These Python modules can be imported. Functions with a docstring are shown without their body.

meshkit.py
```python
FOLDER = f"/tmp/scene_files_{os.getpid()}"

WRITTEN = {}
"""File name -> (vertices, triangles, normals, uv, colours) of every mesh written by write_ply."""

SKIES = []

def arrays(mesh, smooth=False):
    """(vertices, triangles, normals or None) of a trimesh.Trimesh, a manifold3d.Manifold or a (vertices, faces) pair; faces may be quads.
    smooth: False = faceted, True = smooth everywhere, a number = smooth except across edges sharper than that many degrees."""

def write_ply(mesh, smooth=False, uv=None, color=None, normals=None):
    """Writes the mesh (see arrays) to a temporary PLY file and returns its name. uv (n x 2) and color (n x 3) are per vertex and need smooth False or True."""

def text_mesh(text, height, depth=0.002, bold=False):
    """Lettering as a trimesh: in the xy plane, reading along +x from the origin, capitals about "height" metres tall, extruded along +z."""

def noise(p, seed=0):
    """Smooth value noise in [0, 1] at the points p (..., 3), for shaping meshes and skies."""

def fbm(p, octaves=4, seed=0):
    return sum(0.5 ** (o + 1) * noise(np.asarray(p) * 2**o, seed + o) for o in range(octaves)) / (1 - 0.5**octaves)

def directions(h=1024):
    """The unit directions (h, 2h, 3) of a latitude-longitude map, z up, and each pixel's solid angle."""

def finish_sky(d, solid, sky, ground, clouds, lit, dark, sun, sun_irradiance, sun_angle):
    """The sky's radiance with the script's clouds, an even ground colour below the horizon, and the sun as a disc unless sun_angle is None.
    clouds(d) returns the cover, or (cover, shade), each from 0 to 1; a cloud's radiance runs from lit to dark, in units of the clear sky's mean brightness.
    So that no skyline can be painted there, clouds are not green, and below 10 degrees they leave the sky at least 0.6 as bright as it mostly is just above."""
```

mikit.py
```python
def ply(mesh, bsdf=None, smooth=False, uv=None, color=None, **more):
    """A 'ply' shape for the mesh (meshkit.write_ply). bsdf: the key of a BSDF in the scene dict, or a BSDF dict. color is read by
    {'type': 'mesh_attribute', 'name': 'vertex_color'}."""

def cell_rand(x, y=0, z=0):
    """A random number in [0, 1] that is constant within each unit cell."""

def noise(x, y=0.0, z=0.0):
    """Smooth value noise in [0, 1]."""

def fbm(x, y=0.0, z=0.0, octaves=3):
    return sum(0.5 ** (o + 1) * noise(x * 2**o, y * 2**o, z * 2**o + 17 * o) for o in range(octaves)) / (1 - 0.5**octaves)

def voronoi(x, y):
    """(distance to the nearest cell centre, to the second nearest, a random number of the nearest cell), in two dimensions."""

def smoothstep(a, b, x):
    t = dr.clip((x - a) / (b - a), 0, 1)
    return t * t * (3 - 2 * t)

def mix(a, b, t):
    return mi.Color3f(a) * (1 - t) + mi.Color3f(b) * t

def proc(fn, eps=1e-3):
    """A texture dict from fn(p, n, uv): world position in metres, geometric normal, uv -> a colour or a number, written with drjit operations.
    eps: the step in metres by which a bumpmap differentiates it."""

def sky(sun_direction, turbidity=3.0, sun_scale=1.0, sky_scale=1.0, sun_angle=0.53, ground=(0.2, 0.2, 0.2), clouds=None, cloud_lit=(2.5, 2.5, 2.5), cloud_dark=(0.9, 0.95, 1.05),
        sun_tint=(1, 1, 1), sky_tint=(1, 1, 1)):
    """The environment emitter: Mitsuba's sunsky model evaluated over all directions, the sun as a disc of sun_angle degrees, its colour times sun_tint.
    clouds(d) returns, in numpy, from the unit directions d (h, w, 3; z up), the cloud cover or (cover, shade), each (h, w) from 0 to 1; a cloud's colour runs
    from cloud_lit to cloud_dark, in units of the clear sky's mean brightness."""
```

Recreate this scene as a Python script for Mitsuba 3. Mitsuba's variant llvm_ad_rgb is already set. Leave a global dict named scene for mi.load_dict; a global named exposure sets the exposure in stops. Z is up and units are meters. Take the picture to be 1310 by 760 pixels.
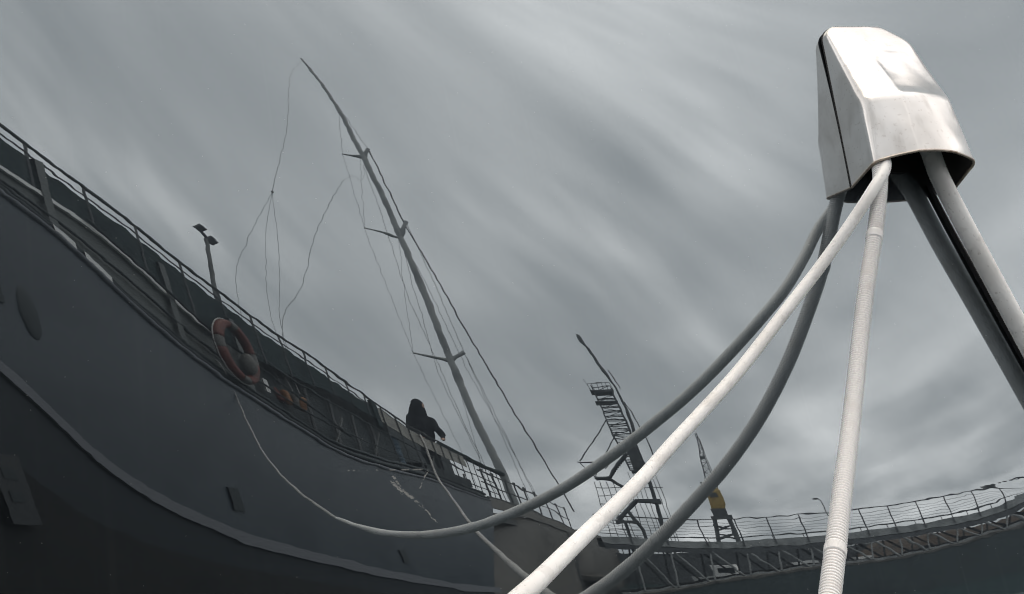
import math, numpy as np, trimesh, mitsuba as mi, mikit, meshkit
import drjit as dr
from mikit import noise, fbm, smoothstep, cell_rand

# ------------------------------------------------------------------ camera, sky, exposure
T = mi.ScalarTransform4f
EYE = np.array([0.0, 0.0, 2.6])
scene, labels = {'type': 'scene'}, {}
scene['camera'] = {'type': 'perspective', 'fov': 60.02, 'fov_axis': 'x', 'near_clip': 0.02, 'far_clip': 6000.0,
                   'to_world': T().look_at(origin=EYE.tolist(), target=(EYE + np.array([.41185159, .90538815, .10320158])).tolist(),
                                           up=[.06808742, -.14351107, .98730374])}


ANG = lambda az, el: np.array([math.sin(math.radians(az)) * math.cos(math.radians(el)), -math.cos(math.radians(az)) * math.cos(math.radians(el)), math.sin(math.radians(el))])
SUN, THIN = ANG(75, 80), ANG(80, 45)


def clouds(d):
    az = np.arctan2(d[..., 0], -d[..., 1])
    z = np.maximum(d[..., 2], 0)
    k = 1.0 / (z + 0.16)
    px, py = d[..., 0] * k, d[..., 1] * k
    flat = np.stack([px, py, px * 0], -1)
    warp = meshkit.fbm(flat * 1.3 + 7, 3, 5) - .5
    lr = np.log(np.hypot(px, py) + .05)
    az2 = az - .20 * lr + warp * .07
    ring = lambda R, kv, o: np.stack([np.sin(az2) * R, np.cos(az2) * R, lr * kv + o], -1)     # long fanning streaks of wind-drawn cloud
    broad = meshkit.fbm(np.stack([px * 1.2 + warp * .5, py * .8, px * 0 + 3], -1), 3, 11)
    streak = meshkit.fbm(ring(8.5, 1.3, 9), 4, 23)
    wisp = meshkit.fbm(ring(21, 2.0, 1), 3, 77)
    gate = np.clip(meshkit.fbm(np.stack([px * 1.6 + 4, py * 1.3, px * 0 + 6], -1), 3, 61) * 2.2 - .6, .12, .9)
    puff = meshkit.fbm(np.stack([px * 2.2, py * 1.2, px * 0], -1), 5, 41)
    low = np.clip(1 - z / .36, 0, 1)
    shade = (1 - low * .8) * (.47 * broad + (.36 + .5 * (gate - .5)) * (streak - .5) + (.17 + .4 * (gate - .5)) * (wisp - .5) + .265) + low * .8 * (.30 * broad + .70 * puff)
    glow = np.exp(-(np.degrees(np.arccos(np.clip(d @ THIN, -1, 1))) / 58) ** 2)     # thinner cloud towards the sun's side, brighter zenith
    x = (shade - .5) * 2.5 + .93 - .16 * z - .58 * glow
    shade = 1 / (1 + np.exp(-4.2 * (x - .5)))
    return np.ones_like(z), shade


scene['sky'] = mikit.sky(SUN.tolist(), turbidity=3, sun_scale=0.10, sun_angle=44, clouds=clouds,
                         cloud_lit=(2.92, 2.82, 2.75), cloud_dark=(.79, .83, .858))
exposure = 2.8

# ------------------------------------------------------------------ materials
rgb = lambda c: {'type': 'rgb', 'value': [float(x) for x in c]}


def mat(name, color, rough=.6, metallic=0.0, spec=.4, **kw):
    scene[name] = {'type': 'twosided', 'bsdf': {'type': 'principled', 'base_color': color if isinstance(color, dict) else rgb(color),
                                                'roughness': rough if isinstance(rough, dict) else float(rough), 'metallic': float(metallic), 'specular': float(spec), **kw}}


def worn(c, c2, scale, lo=.45, hi=.75):
    def fn(p, n, uv):
        return mikit.mix(c, c2, smoothstep(lo, hi, fbm(p.x * scale, p.y * scale, p.z * scale, 4)))
    return mikit.proc(fn)


SCUFFS = [(.476, 2.461, .490, 2.432, .0030), (.490, 2.432, .523, 2.397, .0032), (.523, 2.397, .548, 2.360, .0014), (.471, 2.454, .489, 2.426, .0022),
          (.542, 2.464, .523, 2.433, .0016)]


def scuff_mask(p, n, uv):
    m = mi.Float(0)
    x, z = p.x + (noise(p.x * 160, p.z * 160, 3) - .5) * .004, p.z + (noise(p.x * 150, p.z * 150, 8) - .5) * .004
    for (x0, z0, x1, z1, w) in SCUFFS:
        dx, dz = x1 - x0, z1 - z0
        t = dr.clip(((x - x0) * dx + (z - z0) * dz) / (dx * dx + dz * dz), 0, 1)
        d = dr.sqrt(dr.square(x - x0 - t * dx) + dr.square(z - z0 - t * dz))
        m = dr.maximum(m, 1 - smoothstep(w * .35, w * 1.2, d))
    brk = smoothstep(.36, .62, fbm(p.x * 190, p.z * 260, 5, 3))
    # a faint dotted line left by a fender board
    ln = p.z - (2.487 - (p.x - .372) * .125)
    dots = (1 - smoothstep(.0006, .0018, dr.abs(ln))) * smoothstep(.37, .38, p.x) * (1 - smoothstep(.54, .55, p.x)) * smoothstep(.50, .7, noise(p.x * 210, 4.0, p.z * 40)) * .6
    # dust and dried spray
    gx, gz = p.x * 38, p.z * 38
    cx, cz = dr.floor(gx), dr.floor(gz)
    ddx, ddz = gx - cx - .2 - .6 * cell_rand(cx, cz, 1), gz - cz - .2 - .6 * cell_rand(cx, cz, 2)
    r = cell_rand(cx, cz, 3)
    speck = dr.select(r > .93, 1 - smoothstep(.02, .055, dr.sqrt(ddx * ddx + ddz * ddz)), 0.0) * .4
    runs = smoothstep(.60, .85, fbm(p.x * 60, p.z * 2.2, 2, 3)) * .012
    return dr.clip(dr.maximum(dr.maximum(m * brk * .9, dots), speck) + runs, 0, 1)


scene['hull_paint'] = {'type': 'twosided', 'bsdf': {'type': 'blendbsdf', 'weight': mikit.proc(scuff_mask),
    'a': {'type': 'blendbsdf', 'weight': .075, 'a': {'type': 'conductor', 'material': 'none', 'specular_reflectance': rgb((.350, .372, .377))},
          'b': {'type': 'roughconductor', 'material': 'none', 'distribution': 'ggx', 'alpha': .20, 'specular_reflectance': rgb((.30, .35, .40))}},
    'b': {'type': 'diffuse', 'reflectance': rgb((.36, .36, .35))}}}


def steel_col(p, n, uv):
    f = fbm(p.x * 9, p.y * 9, p.z * 9, 4)
    s = smoothstep(.66, .76, fbm(p.x * 150, p.y * 150, p.z * 120, 3))
    st = smoothstep(.5, .85, fbm(p.x * 40, p.y * 40, p.z * 6, 4))
    c = mikit.mix((.74, .715, .69), (.63, .60, .57), smoothstep(.35, .7, f))
    c = mikit.mix(c, (.34, .28, .24), s * .22)
    return mikit.mix(c, (.42, .385, .35), st * .45)


def steel_rough(p, n, uv):
    return .15 + .15 * fbm(p.x * 14, p.y * 14, p.z * 4, 3)


scene['hood_steel'] = {'type': 'twosided', 'bsdf': {'type': 'principled', 'base_color': mikit.proc(steel_col), 'roughness': mikit.proc(steel_rough), 'metallic': 1.0, 'specular': .5}}
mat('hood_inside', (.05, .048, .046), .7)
mat('rim_steel', worn((.55, .47, .40), (.30, .22, .17), 60), .42, .6)
mat('black_rubber', (.012, .012, .013), .7)


def hose_col(p, n, uv):
    a = smoothstep(.60, .74, fbm(p.x * 34, p.y * 34, p.z * 34, 4))
    b = smoothstep(.70, .77, fbm(p.x * 230, p.y * 130, p.z * 90, 3))
    c = mikit.mix((.83, .82, .805), (.70, .68, .655), smoothstep(.35, .75, fbm(p.x * 8, p.y * 8, p.z * 8, 3)))
    return mikit.mix(mikit.mix(c, (.36, .32, .28), a * .22), (.19, .15, .12), b * .30)


mat('hose_white', mikit.proc(hose_col), .42, 0, .5)


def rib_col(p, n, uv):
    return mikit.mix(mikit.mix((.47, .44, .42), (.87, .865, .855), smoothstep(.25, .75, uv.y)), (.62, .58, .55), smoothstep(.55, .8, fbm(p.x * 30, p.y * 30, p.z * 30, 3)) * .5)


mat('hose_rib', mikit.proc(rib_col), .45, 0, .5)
mat('rope_grey', worn((0.350, 0.343, 0.336), (0.238, 0.231, 0.224), 30), .9, 0, .1)
mat('ship_blue', worn((.038, .050, .062), (.028, .038, .049), 1.3), .45, 0, .4)
mat('ship_boot', worn((.014, .020, .026), (.010, .015, .020), 1.2), .6)
mat('plate_grey', (.030, .034, .038), .6)
mat('ship_brown', worn((.010, .012, .013), (.006, .008, .010), 2.2), .7)
mat('ship_stripe', (.115, .122, .138), .6)
mat('ship_grey', worn((0.0675, 0.0765, 0.0765), (0.0518, 0.0592, 0.0607), 2), .55)
mat('ship_dark', (.028, .036, .040), .7)
mat('cloth_dark', worn((0.030, 0.042, 0.045), (0.021, 0.029, 0.032), 4), .9, 0, .1)
mat('ship_white', (0.510, 0.510, 0.503), .5)
mat('ship_beige', worn((0.210, 0.203, 0.182), (0.154, 0.150, 0.140), 3), .6)
mat('buoy_red', worn((.10, .029, .023), (.065, .025, .021), 9), .6)
mat('buoy_white', (.095, .094, .09), .6)
mat('buoy_orange', (.19, .085, .035), .6)
mat('drum_blue', worn((0.038, 0.073, 0.105), (0.025, 0.049, 0.070), 6), .45)
mat('steel_dark', worn((.075, .082, .088), (.045, .05, .054), 3), .6)
mat('steel_grey', worn((0.096, 0.102, 0.105), (0.060, 0.066, 0.069), 3), .6)
mat('truss_grey', worn((.30, .31, .31), (.2, .21, .21), 3), .6)
mat('rig_dark', (.05, .055, .06), .6)
mat('mast_alloy', worn((.24, .25, .25), (.15, .16, .165), 1.5), .5)
mat('v2_paint', worn((.088, .084, .077), (.060, .058, .054), 1.1), .55)
mat('v2_dark', (.055, .058, .060), .6)
mat('coat_black', (.016, .018, .022), .85, 0, .2)
mat('skin', (.42, .27, .21), .6)
mat('crane_yellow', worn((.34, .235, .075), (.25, .17, .06), 1), .5)
mat('bank_brown', worn((.055, .040, .030), (.030, .026, .023), 1.5), .9)
mat('dock_teal', worn((.035, .052, .056), (.026, .038, .042), .6), .6)
mat('quay_stone', worn((.13, .13, .125), (.08, .08, .08), 1), .9)
mat('timber', worn((0.102, 0.099, 0.093), (0.060, 0.060, 0.057), 3), .85)
mat('glass_dark', (.02, .025, .03), .12, 0, .6)


def wave(p, n, uv):
    return .05 * fbm(p.x * 1.1, p.y * 1.1, 1, 3) + .012 * noise(p.x * 6, p.y * 6, 2)


scene['water_mat'] = {'type': 'twosided', 'bsdf': {'type': 'bumpmap', 'arbitrary': mikit.proc(wave, eps=.02), 'scale': 1.0,
    'bsdf': {'type': 'principled', 'base_color': rgb((.018, .034, .036)), 'roughness': .12, 'specular': .5}}}

# ------------------------------------------------------------------ helpers
def put(key, mesh, m, smooth=False, label=None, cat=None, group=None, kind=None, uv=None):
    base, i = key, 1
    while key in scene:
        key = f'{base}_{i:03d}'; i += 1
    scene[key] = mikit.ply(mesh, m, smooth=smooth, uv=uv)
    say(key, label, cat, group, kind)
    return key


def say(key, label=None, cat=None, group=None, kind=None):
    d = {k: v for k, v in dict(label=label, category=cat, group=group, kind=kind).items() if v}
    if d: labels[key] = d
    return key


def numbered(key):
    base, i = key, 1
    while key in labels or any(k == key or k.startswith(key + '__') for k in scene):
        key = f'{base}_{i:03d}'; i += 1
    return key


def spline(pts, step=.02):
    """Centripetal-ish Catmull-Rom through the points, resampled."""
    P = np.asarray(pts, float)
    P = np.vstack([2 * P[0] - P[1], P, 2 * P[-1] - P[-2]])
    out = []
    for i in range(1, len(P) - 2):
        n = max(2, int(np.linalg.norm(P[i + 1] - P[i]) / step))
        t = np.linspace(0, 1, n, endpoint=False)[:, None]
        t0 = 0; d1, d2, d3 = (np.linalg.norm(P[j + 1] - P[j]) ** .5 + 1e-9 for j in (i - 1, i, i + 1))
        m1 = (P[i] - P[i - 1]) / d1 - (P[i + 1] - P[i - 1]) / (d1 + d2) + (P[i + 1] - P[i]) / d2
        m2 = (P[i + 1] - P[i]) / d2 - (P[i + 2] - P[i]) / (d2 + d3) + (P[i + 2] - P[i + 1]) / d3
        m1, m2 = m1 * d2, m2 * d2
        out.append((2 * t**3 - 3 * t**2 + 1) * P[i] + (t**3 - 2 * t**2 + t) * m1 + (-2 * t**3 + 3 * t**2) * P[i + 1] + (t**3 - t**2) * m2)
    return np.vstack(out + [P[-2:-1]])


def tube(pts, r, n=8, caps=True, want_uv=None):
    P = np.asarray(pts, float)
    r = np.broadcast_to(np.asarray(r, float), len(P))
    t = np.gradient(P, axis=0); t /= np.linalg.norm(t, axis=1, keepdims=True) + 1e-12
    a = np.array([0, 0, 1.0]) if abs(t[0][2]) < .9 else np.array([1.0, 0, 0])
    u = np.cross(a, t[0]); u /= np.linalg.norm(u)
    ang = np.arange(n) / n * 2 * np.pi
    V = []
    for i in range(len(P)):
        u = u - (u @ t[i]) * t[i]; u /= np.linalg.norm(u)
        w = np.cross(t[i], u)
        V.append(P[i] + r[i] * (np.cos(ang)[:, None] * u + np.sin(ang)[:, None] * w))
    V = np.vstack(V); m = len(P); j = np.arange(n); F = []
    for i in range(m - 1):
        a0, b0 = i * n + j, i * n + (j + 1) % n
        F += [np.stack([a0, b0, b0 + n], 1), np.stack([a0, b0 + n, a0 + n], 1)]
    if caps:
        V = np.vstack([V, P[:1], P[-1:]])
        F += [np.stack([(j + 1) % n, j, j * 0 + m * n], 1), np.stack([(m - 1) * n + j, (m - 1) * n + (j + 1) % n, j * 0 + m * n + 1], 1)]
    return trimesh.Trimesh(V, np.vstack(F), process=False)


def bar(a, b, r, n=6): return tube(np.array([a, b], float), r, n)


def cat(ms): return trimesh.util.concatenate(ms)


def box(c, size, ax=None):
    m = trimesh.creation.box(extents=size)
    M = np.eye(4)
    if ax is not None: M[:3, :3] = np.asarray(ax).T
    M[:3, 3] = c
    m.apply_transform(M)
    return m


def loft(rows, close=False):
    """rows: (m, n, 3) grid of points -> mesh."""
    R = np.asarray(rows, float); m, n = R.shape[:2]
    idx = np.arange(m * n).reshape(m, n); k = n if close else n - 1
    j = np.arange(k)
    F = []
    for i in range(m - 1):
        a, b, c, d = idx[i, j], idx[i, (j + 1) % n], idx[i + 1, (j + 1) % n], idx[i + 1, j]
        F += [np.stack([a, b, c], 1), np.stack([a, c, d], 1)]
    return trimesh.Trimesh(R.reshape(-1, 3), np.vstack(F), process=False)


# ------------------------------------------------------------------ setting: water, far quay, bank
put('water', loft([[[-1500, -3000, 0], [1500, -3000, 0]], [[-1500, 600, 0], [1500, 600, 0]]]), 'water_mat', kind='structure', label='dark still harbour water')
rng = np.random.default_rng(4)
put('quay', box([0, -150, .75], [420, 70, 2.7]), 'quay_stone', kind='structure', label='low dark stone quay across the harbour')
g = np.array([[[x, y, 0] for x in np.linspace(24, 70, 70)] for y in np.linspace(-60, -40, 24)])
h = np.clip((g[..., 0] - 24) * .5, 0, 2.75) * np.clip((g[..., 1] + 60) / 3, 0, 1) * np.clip((-40 - g[..., 1]) / 2.5, 0, 1)
g[..., 2] = h - .3 + .45 * (meshkit.fbm(g * 1.1, 4, 2) - .5) * (h > .05)
put('bank', loft(g), 'bank_brown', True, kind='structure', label='brown rubble bank under the end of the footbridge')

# ------------------------------------------------------------------ the polished yacht: a mirror-like hull
F_ = np.array([0.0, .967215247, -.253958001]); E1 = np.array([.97234268, -.05931413, -.22590165]); E2 = np.array([.23355881, .2469342, .94046466])
C = [.046322233, -.020176216, -.106520941, -.007659808, .061346507, .085594703, -.003893111, .10832338, .061990659]
DIST = 1.45


def shape(a, b):
    ac, bc = np.clip(a, -.75, 2.5), np.clip(b, -.1, 2.25)
    A, B = ac - 1.45, bc - 1.24
    g = C[0]*A*B + .5*C[1]*A*A + .5*C[2]*B*B + C[3]*A**3/6 + C[4]*A*A*B/2 + C[5]*A*B*B/2 + C[6]*B**3/6 + C[7]*A + C[8]*B
    ga = C[0]*B + C[1]*A + C[3]*A*A/2 + C[4]*A*B + C[5]*B*B/2 + C[7]
    gb = C[0]*A + C[2]*B + C[4]*A*A/2 + C[5]*A*B + C[6]*B*B/2 + C[8]
    return g + ga * (a - ac) + gb * (b - bc), ga, gb


def ripple(a, b):
    """The unfairness of the plating and the orange peel of the paint, in metres."""
    q = np.stack([a, b, a * 0], -1)
    h = 1.25e-5 * meshkit.noise(q / [.024, .0115, 1], 3) + 1.1e-5 * meshkit.noise(q / [.05, .03, 1], 5) + 3.2e-5 * meshkit.noise(q / .085, 9) + 8e-5 * meshkit.noise(q / [.2, .16, 1], 17)
    # plating distorted beside a frame at the right
    e = np.clip((a - 1.655) / .2, 0, 1) ** 1.3 * np.exp(-((b - .485) / .05) ** 2)
    return h + e * 1.4e-3 * (meshkit.noise(np.stack([a * 1.6, (b - .22 * a) / .036, a * 0], -1), 31))


av = np.r_[-9, -6, -4, -2.5, -1.5, np.arange(-.72, 2.46, .004), 3.2, 4.5, 7, 11]
bv = np.r_[-4.2, -3, -2, -1.2, -.6, np.arange(-.05, 2.15, .004), 2.8, 3.6, 4.6]
Bg, Ag = np.meshgrid(bv, av, indexing='ij')
gg, ga, gb = shape(Ag, Bg)
eps = 8e-4
ra = (ripple(Ag + eps, Bg) - ripple(Ag - eps, Bg)) / (2 * eps); rb = (ripple(Ag, Bg + eps) - ripple(Ag, Bg - eps)) / (2 * eps)
HP = (DIST - gg)[..., None] * F_ + Ag[..., None] * E1 + Bg[..., None] * E2 + EYE
HN = -(F_ + (ga + ra)[..., None] * E1 + (gb + rb)[..., None] * E2)
HN /= np.linalg.norm(HN, axis=-1, keepdims=True)
hm = loft(HP)
if np.mean(np.einsum('ij,ij->i', hm.face_normals[:2000], np.repeat(HN.reshape(-1, 3)[:1], 2000, 0))) < 0: hm = trimesh.Trimesh(hm.vertices, hm.faces[:, ::-1], process=False)
scene['polished_yacht__hull'] = {'type': 'ply', 'filename': meshkit.write_ply(hm, False, normals=HN.reshape(-1, 3)), 'face_normals': False, 'bsdf': {'type': 'ref', 'id': 'hull_paint'}}
say('polished_yacht', 'dark yacht hull polished like a mirror, filling the picture and reflecting the harbour', 'yacht')
say('polished_yacht__hull', 'mirror-polished dark grey hull side with a few scuffs')

# the steel hood over the hose outlet (a child of the yacht), in the hull's local frame u (along), v (up), w (out)
HO = np.array([1.70355534, 1.6233036, 3.07545213])
HU, HV, HW = np.array([.992537557, -.121939318, 0]), np.array([.02669838, .21731423, .9757365]), np.array([-.11898064, -.96845512, .21894812])


def loc(u, v, w): return HO + np.multiply.outer(u, HU) + np.multiply.outer(v, HV) + np.multiply.outer(w, HW)


VT = .382
def hood_rows(inset):
    rows = []
    vs = np.r_[-.085, -.082, np.linspace(-.075, .07, 12), np.linspace(.08, .135, 12), np.linspace(.15, .33, 14), VT - .042 + .042 * np.sin(np.linspace(0, math.pi / 2, 10))]
    for v in vs:
        w = np.interp(v, [-.09, .09, .104, .118, .375, VT], [.112, .106, .1035, .098, .018, .008])
        ul = -.021 + .141 * (v + .08); ur = .291 + .016 * np.clip((v + .08) / .4, 0, 1)
        tc = np.clip((v - (VT - .045)) / .045, 0, 1)
        ul += .050 * (1 - math.sqrt(max(0, 1 - tc**2)))
        tr = np.clip((v - (VT - .075)) / .075, 0, 1)
        ur -= .085 * tr ** 1.4
        k = w / .106
        ul, ur, w, vv = ul + inset, ur - inset, max(w - inset, .002), v
        rl, rr = min(.012 + .010 * k, w * .7), min(.030, w * .8)
        a = np.linspace(0, math.pi / 2, 9)
        pts = [[ul, 0]] + [[ul, q] for q in np.linspace(.15, .85, 4) * (w - rl)]
        pts += [[ul + rl * (1 - math.cos(t)), w - rl + rl * math.sin(t)] for t in a]
        ridge, rw = ul + .098, w + .009 * k
        for q in np.linspace(.12, .88, 7): pts.append([ul + rl + q * (ridge - ul - rl), w + (rw - w) * (q ** .8)])
        pts += [[ridge - .006, rw - .0006], [ridge, rw], [ridge + .006, rw - .0012 * k], [ridge + .016, rw - .0018 * k]]
        e0 = ur - .014 * k - rr
        for q in np.linspace(.15, 1, 9): pts.append([ridge + .016 + q * (e0 - ridge - .016), rw - .0018 * k - .014 * k * q ** 1.5])
        w2 = rw - .016 * k
        pts += [[e0 + rr * math.sin(t), w2 - rr * (1 - math.cos(t))] for t in a[1:]]
        pts += [[ur - .014 * k * (1 - q), (w2 - rr) * (1 - q)] for q in (.25, .5, .75, 1)]
        P = np.array(pts)
        shift = (-.02 * np.clip(P[:, 0] / .3, 0, 1) + .17 * P[:, 1]) * np.clip((.06 - v) / .13, 0, 1)
        rows.append(np.stack([P[:, 0], vv + shift, P[:, 1]], -1))
    R = np.array(rows)
    # dents and hand-beaten unevenness
    R[..., 2] += (meshkit.fbm(R * 14, 3, 6) - .5) * .006 * np.clip(R[..., 2] / .05, 0, 1)
    bul = np.interp(R[..., 1], [-.09, .10, .14, .25], [1, .55, .3, 0]) * np.clip(R[..., 2] / .09, 0, 1) ** 2
    dw = .030 * bul * np.sin(np.clip((R[..., 0] + .0) / .29, 0, 1) * math.pi) ** .9
    R[..., 2] += dw
    R[..., 1] += .22 * dw * np.clip((.06 - R[..., 1]) / .13, 0, 1)
    R[..., 2] -= .0035 * np.exp(-(((R[..., 0] - .19) / .06) ** 2 + ((R[..., 1] - .285) / .012) ** 2))
    return R


ro, ri = hood_rows(0), hood_rows(.0035)
to_w = lambda R: loc(R[..., 0], R[..., 1], R[..., 2])
top = np.stack([np.interp(np.linspace(0, 1, ro.shape[1]), [0, 1], [ro[-1, 0, 0], ro[-1, -1, 0]]), np.full(ro.shape[1], VT - .002), np.full(ro.shape[1], -.002)], -1)
hood = loft(to_w(np.concatenate([ro, top[None]])))
put('polished_yacht__hose_hood', hood, 'hood_steel', 50, label='beaten stainless steel hood over the hose outlet, stained and dented')
put('polished_yacht__hose_hood__inner_lining', loft(to_w(ri)), 'hood_inside', 40, label='dark inside of the steel hood')
put('polished_yacht__hose_hood__rolled_rim', tube(spline(to_w((ro[0] + ri[0]) / 2 + [0, -.001, 0]), .006), .0032, 8), 'rim_steel', True, label='brown-tinged rolled lower edge of the hood')
base = np.concatenate([ro[:, 0], ro[::-1, -1]])
gk = [np.concatenate([ro[:, 0], ro[::-1, -1]])]
out = base.copy(); out[:, 2] = 0
put('polished_yacht__hose_hood__gasket', tube(to_w(out) + HW * .0006, .0022, 6), 'black_rubber', True, label='black rubber gasket between hood and hull')
# hawse opening behind the hood
hole = trimesh.creation.cylinder(radius=.085, height=.006, sections=40)
hole.apply_transform(np.array([[*HU, 0], [*HV, 0], [*HW, 0], [0, 0, 0, 1]]).T)
hole.apply_translation(loc(.135, .03, .003))
put('polished_yacht__hose_outlet', hole, 'black_rubber', label='black hose outlet hidden in the hood')

# ------------------------------------------------------------------ hoses out of the hood
h1 = [loc(.085, .06, .02), loc(.045, -.01, .062), loc(.004, -.085, .100), (1.625, 1.494, 2.955), (1.545, 1.508, 2.872), (1.453, 1.522, 2.785), (1.375, 1.521, 2.725), (1.246, 1.503, 2.634), (1.15, 1.481, 2.574), (1.022, 1.447, 2.506),
      (.93, 1.415, 2.462), (.845, 1.374, 2.425), (.75, 1.318, 2.394), (.661, 1.257, 2.372), (.567, 1.174, 2.357), (.464, 1.06, 2.352), (.346, .911, 2.359), (.196, .658, 2.383), (-.02, .217, 2.44),
      (-.448, -.789, 2.629), (-1.028, -2.286, 2.979), (-1.50, -3.55, 3.40), (-1.73, -4.10, 3.93), (-1.78, -4.15, 4.28), (-1.84, -4.17, 4.46), (-1.98, -4.18, 4.44), (-2.1, -4.2, 4.2)]
hp = spline(h1[:19], .015)
put('smooth_hose__tube', tube(hp, np.interp(np.arange(len(hp)), [0, len(hp) - 62, len(hp) - 1], [.0140, .0128, .0074]), 20), 'hose_white', True)
say('smooth_hose', 'smooth white hose running from the steel hood down to the lower left', 'hose')
put('smooth_hose__tail_line', tube(spline(h1[18:], .05), .0075, 8), 'rope_grey', True, label='thin grey line taking the end of the hose up to the ship')
h2 = np.array([loc(.10, .05, .02), loc(.04, .0, .06), (1.676, 1.512, 2.988), (1.600, 1.484, 2.854), (1.516, 1.453, 2.731), (1.433, 1.414, 2.617), (1.345, 1.364, 2.514), (1.263, 1.312, 2.434), (1.168, 1.248, 2.357), (1.06, 1.172, 2.275),
      (.954, 1.094, 2.203), (.865, 1.024, 2.151), (.7, .88, 2.08), (.5, .68, 2.04), (.3, .4, 2.03)])
ph = spline(h2, .0011)
L = np.r_[0, np.cumsum(np.linalg.norm(np.diff(ph, axis=0), axis=1))]
gridL = np.arange(0, L[-1], .0012)
ph = np.stack([np.interp(gridL, L, ph[:, k]) for k in range(3)], 1)
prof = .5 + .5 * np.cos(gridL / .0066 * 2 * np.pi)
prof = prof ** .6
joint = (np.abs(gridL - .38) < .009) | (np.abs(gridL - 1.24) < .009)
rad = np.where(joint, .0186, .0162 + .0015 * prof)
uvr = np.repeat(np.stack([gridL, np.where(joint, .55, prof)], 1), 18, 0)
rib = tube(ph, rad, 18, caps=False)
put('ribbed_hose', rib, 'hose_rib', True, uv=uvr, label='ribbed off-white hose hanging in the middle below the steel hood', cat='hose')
h3 = [loc(.16, .06, .02), loc(.185, .0, .06), (1.900, 1.538, 2.995), (1.925, 1.504, 2.857), (1.962, 1.474, 2.70), (2.009, 1.448, 2.518), (2.08, 1.415, 2.28), (2.19, 1.36, 1.95), (2.36, 1.27, 1.5)]
def clear(p, want):
    """The point moved along the hull's normal until it stands the wanted distance off the hull."""
    p = np.array(p, float)
    q = p - EYE; g, _, _ = shape(np.array(q @ E1), np.array(q @ E2))
    now = ((DIST - g) - q @ F_) * .97
    return p + HW * (want - now)


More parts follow.
